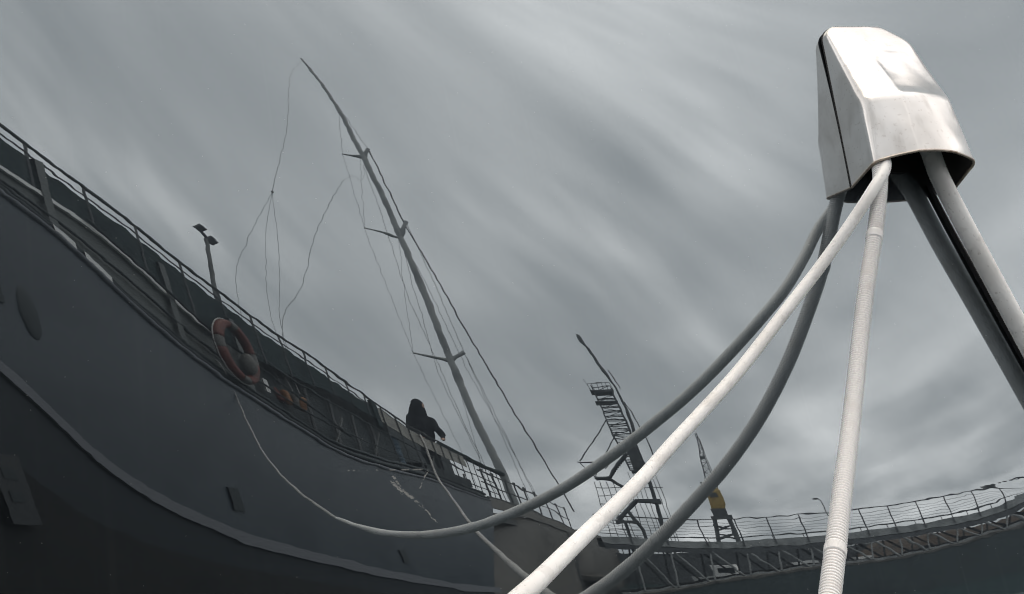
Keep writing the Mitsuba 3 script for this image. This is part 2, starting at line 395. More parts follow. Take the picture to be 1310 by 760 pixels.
h3 = h3[:2] + [clear(p, w) for p, w in zip(h3[2:7], (.048, .045, .041, .038, .038))] + h3[7:]
put('thick_hose', tube(spline(h3, .015), .0228, 22), 'hose_white', True, label='thick smooth white hose running down to the right from the steel hood', cat='hose')
h4 = [clear(p, .0058) for p in h3[2:7]] + [np.array(h3[7]) - HW * .035]
put('black_cable', tube(spline(h4, .02), .0052, 10), 'black_rubber', True, label='thin black cable pressed behind the thick white hose', cat='cable')
mr = [(-.64, -11.2, 4.60), (-.53, -10.55, 4.70), (-.46, -9.9, 4.05), (-.40, -9.3, 3.66), (-.067, -6.432, 3.067), (.324, -2.997, 2.48), (.551, -1.007, 2.266), (.679, .112, 2.173), (.739, .64, 2.139), (.80, 1.25, 2.11)]
put('mooring_rope', tube(spline(mr, .05), .020, 10), 'rope_grey', True, label='grey mooring rope slung from the ship rail below the person in the dark coat', cat='rope')

# ------------------------------------------------------------------ the grey ship moored behind the camera (seen in the hull)
SD, SS = np.array([.190809, -.98162718, 0]), np.array([-.98162718, -.190809, 0])
fn = lambda pts: (lambda s: np.interp(s, *zip(*pts)))
smoothf = lambda pts, w=.35: (lambda s: np.mean([np.interp(np.asarray(s) + d, *zip(*pts)) for d in np.linspace(-w, w, 9)], axis=0))
rail = smoothf([(-1, 7.1), (.5, 6.65), (1.43, 6.38), (1.79, 6.25), (2.67, 6.08), (3.74, 5.73), (4.41, 5.58), (5.21, 5.43), (6.21, 5.33), (7.11, 5.19), (8.19, 5.02), (9.88, 4.82), (12.4, 4.77), (16.98, 4.74), (20, 4.7)])
knuck = smoothf([(-1, 6.2), (.5, 5.6), (1.54, 5.2), (1.9, 5.08), (2.25, 4.75), (2.8, 4.45), (3.2, 4.30), (3.5, 4.16), (4.5, 3.92), (5.3, 3.74), (5.85, 3.62), (6.6, 3.58), (7.6, 3.58), (10, 3.66), (11.9, 3.6), (14.7, 3.57), (18, 3.5)])
clot = smoothf([(-1, 6.3), (1.6, 5.68), (2.2, 5.6), (2.7, 5.4), (3.1, 5.14), (3.5, 4.93), (4.2, 4.74), (5.5, 4.72), (6.8, 4.74), (7.6, 4.66), (9, 4.55)])
strp = smoothf([(-1, 4.6), (.5, 3.85), (1.07, 3.33), (1.32, 3.04), (1.62, 2.79), (2.13, 2.56), (3.0, 2.31), (4.27, 2.12), (6.2, 1.88), (9.4, 1.57), (14, 1.3)], .15)
low1 = smoothf([(-1, 3.7), (.6, 3.1), (.93, 2.88), (1.17, 2.65), (1.67, 2.40), (2.4, 2.17), (3.2, 2.06), (6, 1.7), (9.4, 1.35), (14, 1.1)], .15)
low2 = smoothf([(-1, 3.1), (.6, 2.75), (.89, 2.52), (1.15, 2.29), (1.75, 2.07), (2.8, 1.89), (6, 1.5), (14, 1.0)], .15)
S_END = lambda z: 11.8 + np.clip(z - 1.6, -1, 4) * 1.35


def sw(s, o, z):
    s, o, z = np.broadcast_arrays(np.asarray(s, float), o, z)
    return s[..., None] * SD + (2.5 + o)[..., None] * SS + z[..., None] * np.array([0, 0, 1.0])


def panel(s, f0, f1, o, th=.02, rows=2):
    """A thick panel along the ship between two height curves."""
    s = np.asarray(s, float); z0 = f0(s) if callable(f0) else np.full(len(s), f0); z1 = f1(s) if callable(f1) else np.full(len(s), f1)
    A = [sw(s, o, z0 + (z1 - z0) * t) for t in np.linspace(0, 1, rows)]
    Bk = [sw(s, o + th, z0 + (z1 - z0) * t) for t in np.linspace(1, 0, rows)]
    return loft(np.array(A + Bk + [A[0]]))


def mould(s, f, o, r, n=8): return tube(sw(s, o, f(s)), r, n)


SHIP = 'grey_ship'
ss = np.r_[np.linspace(0, 12, 120), np.linspace(12.2, 16, 14)]


def hull_band(f0, f1, o, off=.0):
    rows = []
    for t in np.linspace(0, 1, 6):
        z = (f0(ss) if callable(f0) else f0) * (1 - t) + f1(ss) * t
        s = np.minimum(ss, S_END(z))
        rows.append(sw(s, o + .02 * (1 - t), z))
    rows.insert(0, rows[0] + SS * .0)
    R = np.array(rows)
    end = np.concatenate([R, (R[:, -1:] + SS * 3.4 + SD * .4)], 1)
    st = R[:, :1] + SS * 3.4 - SD * .4
    return loft(np.concatenate([st, end], 1))


put(SHIP + '__hull', hull_band(lambda s: strp(s) - .06, knuck, 0.0), 'ship_blue', 30, label='smooth dark blue-grey upper hull side')
put(SHIP + '__lower_hull', hull_band(low1, lambda s: strp(s) + .0, .015), 'ship_boot', 30, label='darker lower hull side under the pale stripe')
put(SHIP + '__boot_band', hull_band(low2, lambda s: low1(s) + .10, .03), 'ship_boot', 30, label='near-black band above the waterline')
put(SHIP + '__bottom', hull_band(lambda s: low2(s) * 0 - .4, lambda s: low2(s) + .10, .045), 'ship_brown', 30, label='brownish black lowest hull band')
sh = np.linspace(0, 12, 90)
put(SHIP + '__rub_stripe', cat([panel(sh, lambda s: strp(s) - .10, lambda s: strp(s) + .02, -.010, .05)]), 'ship_stripe', 30, label='pale grey rubbing stripe along the hull')
sk = np.linspace(0, 14.2, 110)
put(SHIP + '__gunwale', mould(sk, lambda s: knuck(s) + .005, -.01, .028), 'ship_stripe', True, label='pale moulding at the edge of the hull side')
put(SHIP + '__gunwale_channel', mould(sk, lambda s: knuck(s) + .095, .03, .035), 'ship_dark', True)
put(SHIP + '__gunwale_channel', mould(sk, lambda s: knuck(s) + .20, .06, .022), 'ship_dark', True)
put(SHIP + '__waterway', panel(sk, lambda s: knuck(s), lambda s: knuck(s) + .24, .085, .03), 'ship_blue', 30)
# upper works forward
sb = np.linspace(0, 4.3, 40)
put(SHIP + '__bulwark', panel(sb, lambda s: knuck(s) + .22, lambda s: clot(s), .10, .03), 'ship_grey', 30, label='grey bulwark plating under the weather cloth')
put(SHIP + '__bulwark_pipe', mould(sb, lambda s: knuck(s) * .45 + clot(s) * .55, .06, .016), 'ship_dark', True)
put(SHIP + '__bulwark_pipe', mould(sb, lambda s: knuck(s) * .8 + clot(s) * .2, .06, .014), 'ship_dark', True)
for s in (1.0, 1.82, 3.2, 4.25):
    put(SHIP + '__bulwark_frame', loft(np.array([sw([s - .045, s + .045], o, z) for o, z in ((.05, float(knuck(s)) + .2), (.05, float(clot(s)) + .45), (.1, float(clot(s)) + .45), (.1, float(knuck(s)) + .2), (.05, float(knuck(s)) + .2))])), 'ship_grey')
for (s0, s1, z) in ((1.70, 1.90, 5.22), (1.98, 2.24, 4.86)):   # pale chafe plates on the edge
    put(SHIP + '__chafe_plate', cat([panel(np.linspace(s0, s1, 6), lambda s: knuck(s) + .03, lambda s: knuck(s) + .10, -.03, .03)]), 'ship_white', label='worn pale chafe plate on the hull edge')
cb = np.linspace(0, 3.95, 30)
put(SHIP + '__light_strip', panel(cb, lambda s: clot(s) - .04, lambda s: clot(s) + .015, .06, .03), 'ship_white', label='pale strip under the dark weather cloth')
cc = np.linspace(0, 8.15, 80)
put(SHIP + '__weather_cloth', panel(cc, lambda s: clot(s) + .02, lambda s: rail(s) - .17 - .04 * np.sin(s * 9) ** 2, .09, .03, 3), 'cloth_dark', 30, label='dark weather cloth laced under the top rail')
cr = np.linspace(0, 17, 130)
put(SHIP + '__top_rail', mould(cr, rail, .08, .020), 'rig_dark', True)
put(SHIP + '__cloth_wire', mould(cc, lambda s: rail(s) - .14, .08, .010), 'rig_dark', True)
for s in np.arange(.5, 16.8, .62):
    put(SHIP + '__stanchion', bar(sw(s, .085, rail(s)), sw(s, .085, max(float(clot(s)) if s < 8.2 else 3.7, 3.6)), .013), 'rig_dark')
# aft part: open rail, beige dodger panels, house behind
put(SHIP + '__mid_rail', mould(np.linspace(4.2, 16, 80), lambda s: knuck(s) * .42 + rail(s) * .58, .10, .017), 'ship_dark', True)
put(SHIP + '__lower_rail', mould(np.linspace(4.2, 16, 80), lambda s: knuck(s) * .70 + rail(s) * .30, .10, .014), 'ship_dark', True)
put(SHIP + '__diagonal_rope', tube(sw(np.linspace(2.2, 6.6, 30), .02, np.interp(np.linspace(2.2, 6.6, 30), [2.2, 3.7, 6.6], [5.6, 4.82, 4.0])), .018, 6), 'ship_dark', True)
far = lambda f, k: (lambda s: 2.6 + (f(np.asarray(s) / k) - 2.6) * k)
put(SHIP + '__deck_house', panel(np.linspace(4.3, 9.2, 40), 3.3, far(lambda s: clot(s) + .14, 1.12), .30, 1.2, 3), 'ship_dark', 30, label='dark deck house under the weather cloth')
put(SHIP + '__deck_house_aft', panel(np.linspace(12.0, 16.5, 30), 3.3, far(lambda s: rail(s) - .36, 1.5), 1.25, 1.5, 3), 'ship_dark', 30, label='dark after deck house behind the rail')
put(SHIP + '__dodger_panel', panel(np.linspace(8.35, 13.4, 40), lambda s: rail(s) - .36, lambda s: rail(s) - .07, .10, .02), 'ship_beige', 30, label='beige canvas panel on the after rail')
put(SHIP + '__dodger_panel', panel(np.linspace(6.9, 8.3, 14), 4.42, 4.62, .35, .03), 'ship_beige', label='beige locker side under the end of the weather cloth')
put(SHIP + '__cloth_end', panel(np.linspace(8.13, 8.35, 4), 4.5, lambda s: rail(s) - .02, .07, .05), 'cloth_dark')
for s, z in ((4.5, 4.50), (4.85, 4.44)):
    put(SHIP + '__white_bracket', panel(np.linspace(s, s + .10, 3), z - .1, z + .1, .2, .02), 'ship_white')
for s in (5.9, 6.6, 7.3, 8.0, 10.2, 11.0, 13.2):
    put(SHIP + '__house_frame', bar(sw(s, .24, 3.6), sw(s + .18, .24, float(rail(s)) - .55), .026), 'steel_grey')
for s in (6.3, 7.7, 10.6):
    put(SHIP + '__house_brace', bar(sw(s, .22, 3.7), sw(s + .7, .22, 4.4), .02), 'steel_grey')
put(SHIP + '__deck', panel(np.linspace(0, 14.5, 60), lambda s: np.minimum(knuck(s) + .1, 4.1) - .06, lambda s: np.minimum(knuck(s) + .1, 4.1), .12, 3.2), 'ship_dark', label='dark ship deck')
put(SHIP + '__after_deck', panel(np.linspace(10.5, 13.8, 8), 3.9, 4.1, .22, 1.0), 'ship_dark')
oval = trimesh.creation.icosphere(3, .5); oval.apply_scale([.16, .06, .50])
oval.apply_transform(np.array([[*SD, 0], [*SS, 0], [0, 0, 1, 0], [0, 0, 0, 1]]).T); oval.apply_translation(sw(1.24, .012, 4.10))
put(SHIP + '__oval_port', oval, 'ship_dark', True, label='dark oval opening high on the hull')
for (s, z, a, b) in ((3.10, 2.68, .13, .25), (7.0, 2.11, .19, .20), (.95, 4.25, .12, .3)):
    put(SHIP + '__square_port', cat([panel([s - a / 2 - .02, s - a / 2, s + a / 2, s + a / 2 + .02], z - b / 2, z + b / 2, -.006, .03)]), 'ship_dark', label='small dark square port in the hull' if a > .13 else None)
put(SHIP + '__step_plate', panel(np.linspace(.48, .70, 4), 2.30, 2.80, -.04, .05), 'plate_grey', label='pale plate with two dark slots low on the hull')
for z in (2.66, 2.50):
    put(SHIP + '__step_plate__slot', panel([.53, .63], z - .04, z + .04, -.046, .02), 'ship_dark')
lp = lambda s, o, z: sw(s, o, z)
pole = SHIP + '__light_pole'
put(pole, tube([lp(4.70, .4, 3.9), lp(4.78, .4, 5.9), lp(5.0, .4, 6.95)], [.035, .03, .026], 8), 'steel_grey', True, label='grey deck light on a pole above the rail')
put(pole + '__crossbar', bar(lp(4.92, .4, 7.06), lp(5.14, .4, 6.92), .022), 'steel_dark')
for ds, dz in ((-.09, .07), (.10, -.06)):
    m = trimesh.creation.cylinder(radius=.060, height=.11, sections=14); m.apply_transform(trimesh.transformations.rotation_matrix(1.1, [0, 1, .3])); m.apply_translation(lp(5.02 + ds, .4, 7.05 + dz))
    put(pole + '__lamp_head', m, 'steel_dark', 30)
say(SHIP, 'long grey-blue moored ship with dark weather cloth along its rail, reflected at left', 'ship')

# things carried on the ship
def lifebuoy(c, R, r, ax, label):
    key = numbered('lifebuoy')
    c, nrm = np.asarray(c), np.asarray(ax) / np.linalg.norm(ax)
    up = np.array([0, 0, 1.0]) - nrm[2] * nrm; up /= np.linalg.norm(up); rt = np.cross(up, nrm)
    for i in range(8):
        e0, e1 = (i // 2) / 4 + (0 if i % 2 == 0 else .185), (i // 2) / 4 + (.185 if i % 2 == 0 else .25)
        a = np.linspace(e0 - .002, e1 + .002, 11) * 2 * np.pi + .3
        q = c + np.cos(a)[:, None] * rt * R * .8 + np.sin(a)[:, None] * up * R
        wide = i % 2 == 0
        put(key + ('__red_segment' if wide else '__white_segment'), tube(q, r * (1.0 if wide else .985), 12), 'buoy_red' if wide else 'buoy_white', True)
    a = np.linspace(0, 2 * np.pi, 40)
    put(key + '__grab_line', tube(c + np.cos(a)[:, None] * rt * (R + r) * .82 + np.sin(a)[:, None] * up * (R + r) * 1.02 - nrm * .02, .009, 6), 'rope_grey', True)
    say(key, label, 'lifebuoy')


RG = np.array([math.cos(math.radians(-15.7)), math.sin(math.radians(-15.7)), 0]); RD = np.array([math.sin(math.radians(-15.7)), -math.cos(math.radians(-15.7)), 0])
lifebuoy(sw(3.86, -.10, 4.60), .37, .06, -SS, 'dull red lifebuoy with pale bands hung on the ship rail')
wb = trimesh.creation.icosphere(3, .11); wb.apply_scale([.8, .6, 1.3]); wb.apply_translation(sw(3.98, -.13, 4.46))
put('white_fender', wb, 'buoy_white', True, label='small white fender hanging inside the red lifebuoy on the ship rail', cat='fender')
OG = np.array([math.cos(math.radians(-12.8)), math.sin(math.radians(-12.8)), 0]); OD = np.array([math.sin(math.radians(-12.8)), -math.cos(math.radians(-12.8)), 0])
for i, (x, z, m, w) in enumerate(((-.45, 4.48, 'buoy_red', 'red'), (-.33, 4.45, 'buoy_orange', 'orange'), (-.22, 4.41, 'buoy_white', 'pale'), (-.13, 4.38, 'buoy_orange', 'ochre'))):
    f = trimesh.creation.capsule(height=.14, radius=.055, count=[10, 12]); f.apply_translation([0, 0, -.07])
    f.apply_transform(trimesh.transformations.rotation_matrix(.35 - .2 * i, OD)); f.apply_translation(OD * (6.0 + .05 * i) + OG * x + [0, 0, z])
    k = numbered('float')
    put(k + '__body', f, m, True)
    put(k + '__lanyard', bar(OD * (6.0 + .05 * i) + OG * x + [0, 0, z + .1], OD * (6.0 + .05 * i) + OG * (x - .03) + [0, 0, z + .32], .007), 'rope_grey')
    say(k, f'{w} float hung on the ship rail aft of the lifebuoy', 'float', 'floats on the ship rail')
BG = np.array([math.cos(math.radians(-7)), math.sin(math.radians(-7)), 0]); BD = np.array([math.sin(math.radians(-7)), -math.cos(math.radians(-7)), 0])
for i, (x, z) in enumerate(((-.13, 4.24), (.13, 4.16))):
    th = np.linspace(-.33, .33, 25); rr = .155 + .008 * np.cos(th * 2 * np.pi / .11)
    d = trimesh.creation.revolve(np.array([[0, -.34]] + [[r_, t] for r_, t in zip(rr, th)] + [[0, .34]]), sections=22)
    d.apply_translation(BD * 9.9 + BG * x + [0, 0, z])
    k = numbered('blue_drum')
    put(k + '__barrel', d, 'drum_blue', 40)
    c = trimesh.creation.cylinder(radius=.14, height=.02, sections=20); c.apply_translation(BD * 9.9 + BG * x + [0, 0, z + .345]); put(k + '__lid', c, 'ship_dark')
    say(k, ('blue drum behind the ship rail, the one nearer the bow', 'blue drum behind the ship rail, the one nearer the person')[i], 'drum', 'drums on the ship deck')

# person leaning on the rail
import manifold3d as m3
PG = np.array([math.cos(math.radians(-4.7)), math.sin(math.radians(-4.7)), 0]); PD = np.array([math.sin(math.radians(-4.7)), -math.cos(math.radians(-4.7)), 0])


def pj(x, y, z): return PD * (12.0 + y) + PG * x + np.array([0, 0, z])      # x to the viewer's right in the mirror, y away from the viewer


def body(bones, cut=.03):
    total = None
    for (a, ra, b, rb) in bones:
        s1 = m3.Manifold.sphere(ra, 20).translate([float(t) for t in a]); s2 = m3.Manifold.sphere(rb, 20).translate([float(t) for t in b])
        hgt = m3.Manifold.batch_hull([s1, s2]); total = hgt if total is None else total + hgt
    mm = total.refine_to_length(cut).to_mesh()
    t = trimesh.Trimesh(mm.vert_properties[:, :3], mm.tri_verts, process=True)
    trimesh.smoothing.filter_taubin(t, iterations=12)
    return t


cx0 = .44
neck, chest, hips = pj(cx0 + .06, -.05, 5.50), pj(cx0 + .02, -.02, 5.22), pj(cx0 - .06, .02, 4.86)
ls, rs = pj(cx0 - .15, -.03, 5.40), pj(cx0 + .20, -.03, 5.33)
le, re_ = pj(cx0 - .27, -.10, 5.05), pj(cx0 + .33, -.08, 5.00)
lh, rh = pj(cx0 - .10, -.28, 4.86), pj(cx0 + .33, -.24, 4.84)
head = pj(cx0 + .07, -.08, 5.73)
bones = [(neck, .08, chest, .19), (chest, .205, hips, .20), (ls, .11, chest, .17), (rs, .11, chest, .17), (ls, .10, hips, .17), (rs, .10, hips, .17), (neck, .07, ls, .085), (neck, .07, rs, .085),
         (ls, .125, le, .11), (rs, .11, re_, .09), (le, .11, hips, .15), (le, .062, lh, .048), (re_, .062, rh, .048), (neck, .13, head, .12), (head - PG * .03, .12, ls, .10),
         (head, .13, head + np.array([0, 0, .06]) - PG * .02, .115), (hips, .145, pj(cx0 - .13, .0, 4.45), .10), (hips, .145, pj(cx0 + .05, 0, 4.45), .10),
         (pj(cx0 - .13, 0, 4.45), .085, pj(cx0 - .14, .02, 4.15), .06), (pj(cx0 + .05, 0, 4.45), .085, pj(cx0 + .06, .02, 4.15), .06)]
put('person__body', body(bones), 'coat_black', True)
fc = trimesh.creation.icosphere(3, .082); fc.apply_scale([.86, .80, 1.1]); fc.apply_translation(head - PD * .035 + PG * .052 + np.array([0, 0, -.015]))
put('person__face', fc, 'skin', True)
hand = [(lh, .042, lh - PD * .07 + np.array([0, 0, -.02]), .034)] + [(lh - PD * .06 + PG * dx, .012, lh - PD * (.12 + .01 * i) + PG * dx + np.array([0, 0, -.04]), .009) for i, dx in enumerate((-.03, -.01, .01, .03))] + [(lh + PG * .03, .014, lh + PG * .06 - PD * .05, .010)]
put('person__hand', body(hand, .012), 'skin', True)
hand = [(rh, .042, rh - PD * .07 + np.array([0, 0, -.02]), .034)] + [(rh - PD * .06 + PG * dx, .012, rh - PD * (.12 + .01 * i) + PG * dx + np.array([0, 0, -.04]), .009) for i, dx in enumerate((-.03, -.01, .01, .03))] + [(rh - PG * .03, .014, rh - PG * .06 - PD * .05, .010)]
put('person__hand', body(hand, .012), 'skin', True)
say('person', 'person in a dark hooded coat leaning on the ship rail, reflected in the hull', 'person')

# ------------------------------------------------------------------ sailing yacht beyond the ship
V2 = 'sailing_yacht'
v2top = fn([(12, 3.72), (14.3, 3.70), (19.8, 3.69), (24.4, 3.62), (28.4, 3.50), (33.5, 3.3)])
sv = np.linspace(0, 1, 40)
rows = []
for z in np.linspace(0, 1, 8):
    s0 = 11.9 + z * 4.6; s1 = 29.2 + .9 * z
    s = s0 + (s1 - s0) * sv; zz = -.3 + (v2top(s) + .3 - .28) * z
    o = .25 + .9 * (np.clip(1 - (sv / .28), 0, 1) ** 2) + .5 * np.clip((sv - .75) / .25, 0, 1) ** 2 - .18 * z
    a = sw(s, o, zz); b = sw(s[::-1], 3.4 - .6 * (np.clip(1 - (sv[::-1] / .28), 0, 1) ** 2), zz[::-1])
    rows.append(np.concatenate([a, b]))
put(V2 + '__hull', loft(np.array(rows), close=True), 'v2_paint', 40, label='drab grey-brown yacht hull')
sv2 = np.linspace(14.2, 30, 60)
put(V2 + '__bulwark', panel(sv2, lambda s: v2top(s) - .30, lambda s: v2top(s), .0, .06), 'v2_paint', 30)
put(V2 + '__cap_rail', mould(sv2, v2top, .02, .035), 'v2_dark', True)
put(V2 + '__deck', panel(np.linspace(15, 30, 10), 3.1, 3.25, .3, 2.9), 'v2_dark')
rz = fn([(14, 4.45), (18, 4.46), (23.8, 4.5), (32, 4.42)])
for k, fz in enumerate((1.0, .52)):
    put(V2 + '__guard_rail', tube(sw(np.linspace(14.2, 30, 50), .04, v2top(np.linspace(14.2, 30, 50)) * (1 - fz) + rz(np.linspace(14.2, 30, 50)) * fz - .012 * np.sin(np.linspace(0, 30, 50)) ** 2), .022, 6), 'rig_dark', True)
for s in (14.6, 15.8, 17.3, 18.6, 20.2, 22.1, 24.4, 27.2, 29.6):
    put(V2 + '__stanchion', bar(sw(s, .04, float(v2top(s))), sw(s, .04, float(rz(s)) + .03), .030), 'rig_dark')
    kn = trimesh.creation.icosphere(2, .05); kn.apply_translation(sw(s, .04, float(rz(s)) + .03)); put(V2 + '__stanchion_cap', kn, 'rig_dark', True)
mx = [(.92, 3.2), (.86, 5.71), (.66, 7.8), (.62, 10.62), (.66, 13.73), (.66, 17.49), (.66, 20.71), (.60, 23.75), (.45, 28.36), (.18, 31.23), (-.14, 33.48)]
mp = spline([(x, -24.0, z) for x, z in mx], .5)
put(V2 + '__mast', tube(mp, np.interp(mp[:, 2], [3, 24, 33.5], [.17, .125, .05]), 12), 'mast_alloy', True, label='tall grey mast with three pairs of spreaders')
mxa = lambda z: np.interp(z, [q[1] for q in mx], [q[0] for q in mx])
tips = []
for (zl, xl, zr, xr, zm) in ((11.08, -.77, 11.25, 1.28, 10.75), (18.38, -.69, 18.9, 1.17, 17.75), (23.86, -.24, 24.42, .98, 23.6)):
    tips.append((xl, zl, xr, zr))
    put(V2 + '__spreader', tube([(mxa(zm), -24, zm), (xl, -24, zl)], [.085, .05], 8), 'mast_alloy', True)
    put(V2 + '__spreader', tube([(mxa(zm), -24, zm), (xr, -24.0, zr)], [.10, .09], 8), 'mast_alloy', True)
wire = lambda pts, r, key='__shroud': put(V2 + key, tube(np.array(pts, float), r * .75, 5), 'rig_dark')
wire([(.1, -24, 31.5), (tips[2][2], -24, tips[2][3])], .016)
wire([(tips[2][2], -24, tips[2][3]), (1.05, -24, 18.9), (1.72, -23.94, 12.05), (2.29, -23.89, 8.19), (3.06, -23.8, 3.94)], .042)
wire([(tips[1][2], -24, tips[1][3]), (1.28, -24, 11.2), (1.8, -23.9, 4.2)], .014)
wire([(tips[0][2], -24, tips[0][3]), (1.55, -23.9, 4.2)], .012)
wire([(.5, -24, 28), (tips[2][0], -24, tips[2][1]), (tips[1][0], -24, tips[1][1]), (tips[0][0], -24, tips[0][1]), (-.25, -23.9, 4.6)], .010)
wire([(.55, -24, 24), (tips[1][0], -24, tips[1][1])], .009)
wire([(.6, -24, 18), (tips[0][0], -24, tips[0][1])], .009)
wire([(.6, -24, 17.6), (-.1, -24, 10), (.35, -23.9, 4.6)], .012)
wire([(.62, -24, 11), (.1, -24, 4.6)], .010)
wire([(.45, -24, 23), (-.05, -24, 14), (.15, -24, 7.5), (.5, -24, 4.5)], .012, '__halyard')
wire([(.75, -24, 17.3), (1.15, -24, 10), (1.9, -24, 4.3)], .012, '__halyard')
put(V2 + '__boom', tube([(.84, -23.9, 5.45), (.0, -22.6, 5.75), (-1.05, -21.7, 6.35)], .11, 10), 'cloth_dark', True, label='boom with a dark sail cover')
sp = lambda pts: spline(pts, .4)
for pts, r in (([(-.10, -24, 33.3), (-.7, -19, 26), (-1.35, -16, 18.9), (-2.2, -13.83, 13.68)], .014), ([(-2.2, -13.83, 13.68), (-3.2, -13.62, 11.5), (-3.7, -13.5, 10.3), (-3.91, -13.44, 9.24), (-4.1, -13.4, 7), (-4.2, -13.4, 3.8)], .010),
               ([(-2.2, -13.83, 13.68), (-2.75, -13.7, 11.7), (-2.95, -13.69, 10.7), (-3.28, -13.61, 8.97), (-3.3, -13.6, 3.8)], .009), ([(-2.2, -13.83, 13.68), (-2.5, -13.77, 11.5), (-2.85, -13.7, 9.8), (-3.16, -13.64, 8.47), (-3.3, -13.6, 3.8)], .010),
               ([(.6, -24, 23.6), (.2, -19, 18.2), (-.22, -14.0, 14.52), (-1.0, -13.95, 13.1), (-1.5, -13.94, 12.1), (-2.39, -13.8, 9.79), (-3.1, -13.66, 8.6), (-3.5, -13.6, 3.8)], .011)):
    put(V2 + '__running_line', tube(sp(pts), r * .62, 5), 'mast_alloy', True)
bl = trimesh.creation.icosphere(2, .035); bl.apply_translation((-2.2, -13.83, 13.68)); put(V2 + '__block', bl, 'rig_dark', True)
say(V2, 'sailing yacht with a tall leaning mast and drab hull astern of the grey ship, reflected', 'yacht')

# third vessel: bow with a dark stem band
V3 = 'work_boat'
rows = []
for z in np.linspace(0, 1, 9):
    s0 = 31.4 - .2 * z + 3.0 * np.clip(z - .45, 0, 1); s1 = 58
    s = s0 + (s1 - s0) * sv; zz = -.3 + (2.55 + 1.0 * np.clip(sv * 6, 0, 1) + .3) * z
    o = .35 * (1 - z) ** 2 + 1.5 * np.clip(1 - sv / .12, 0, 1) ** 2.2
    rows.append(np.concatenate([sw(s, o, zz), sw(s[::-1], 4.4 - 1.2 * np.clip(1 - sv[::-1] / .12, 0, 1) ** 2, zz[::-1])]))
put(V3 + '__hull', loft(np.array(rows), close=True), 'v2_paint', 40, label='round-bowed drab hull')
put(V3 + '__stem_band', tube(sw([31.2, 31.0, 31.3, 32.2, 33.6], [.95, .95, .85, .7, .5], [.0, 1.0, 1.9, 2.5, 3.0]), .34, 10), 'v2_dark', True, label='dark rounded fender round the bow')
put(V3 + '__deck', panel(np.linspace(36, 57, 6), 3.0, 3.1, .3, 3.6), 'v2_dark')
put(V3 + '__wheel_house', box(sw(50, 2.4, 3.6), [2.2, 4, 1.0], [SS, SD, [0, 0, 1]]), 'ship_beige')
say(V3, 'drab work boat with a dark rounded bow next to the footbridge, reflected', 'boat')
PT = 'pontoon'
put(PT + '__deck', box([1.9, -33.0, 1.05], [5.0, 2.2, .22]), 'timber')
for x in (-.2, 1.9, 4.0):
    fl = trimesh.creation.cylinder(radius=.55, height=2.0, sections=20); fl.apply_transform(trimesh.transformations.rotation_matrix(math.pi / 2, [1, 0, 0])); fl.apply_translation([x, -33, .42]); put(PT + '__float_tank', fl, 'quay_stone', 40)
say(PT, 'low timber landing pontoon below the work boat', 'pontoon')

# ------------------------------------------------------------------ footbridge
FB = 'footbridge'
Y0, Y1, DZ = -30.0, -32.0, 2.85
dz = lambda x: DZ + .012 * np.maximum(x - 14, 0) + .055 * np.maximum(9 - x, 0)
bx = np.linspace(4.4, 31, 60)


def beam(x, y, z0, z1, th):
    z0, z1 = (np.asarray(q(x) if callable(q) else np.full(len(x), q)) for q in (z0, z1))
    P = lambda yy, z: np.stack([x, np.full(len(x), yy), z], 1)
    return loft(np.array([P(y, z0), P(y, z1), P(y - th, z1), P(y - th, z0), P(y, z0)]))


put(FB + '__deck', beam(bx, Y0 - .1, lambda x: dz(x) - .10, lambda x: dz(x), 1.9), 'timber', label='timber walkway')
put(FB + '__edge_beam', beam(bx, Y0, lambda x: dz(x) - .26, lambda x: dz(x) + .05, .095), 'truss_grey')
put(FB + '__edge_beam', beam(bx, Y0 + .03, lambda x: dz(x) - .52, lambda x: dz(x) - .29, .12), 'steel_dark')
put(FB + '__edge_beam', beam(bx, Y1, lambda x: dz(x) - .40, lambda x: dz(x) + .02, .10), 'steel_dark')
chord = lambda x: np.interp(x, [4, 6.2, 9, 14.4, 19.5, 24.2, 32], [.40, .62, 1.08, 1.58, 1.62, 1.9, 2.3])
px = [5.75, 7.48, 9.34, 11.2, 12.85, 14.6, 16.3, 17.95, 19.6, 21.4, 23.2, 24.95, 26.7, 28.4, 30.1]
for y, r in ((Y0 + .06, .034), (Y1, .022)):
    for x in (px if y > -31 else np.array(px) + .7):
        z = float(dz(x))
        put(FB + ('__rail_post' if y > -31 else '__kerb_post'), bar((x, y, z - .2), (x - .03, y, z + (1.10 if y > -31 else .30)), r), 'steel_dark')
for hgt, r in ((1.12, .030), (.22, .020)):
    put(FB + '__hand_rail', tube(np.stack([bx, bx * 0 + Y0 + .06, dz(bx) + hgt], 1), r, 6), 'steel_dark', True)
for hgt in (.36, .50, .64, .78, .92):
    put(FB + '__rail_wire', tube(np.stack([bx, bx * 0 + Y0 + .06, dz(bx) + hgt], 1), .0085, 5), 'steel_dark')
put(FB + '__hand_rail', tube(np.stack([bx, bx * 0 + Y1, dz(bx) + .30], 1), .016, 6), 'steel_dark', True)
for y, mname in ((Y0 - .05, 'truss_grey'), (Y1 + .1, 'steel_dark')):
    put(FB + '__bottom_chord', beam(bx, y, lambda x: chord(x) - .06, lambda x: chord(x) + .06, .10), mname)
    for a, b in zip(px[:-1], px[1:]):
        mid = (a + b) / 2
        put(FB + '__truss_strut', bar((a, y + .03, dz(a) - .45), (a - .25, y + .03, chord(a)), .050), mname)
        put(FB + '__truss_diagonal', bar((a + .1, y + .03, dz(a) - .45), (mid + .45, y + .03, chord(mid)), .055), mname)
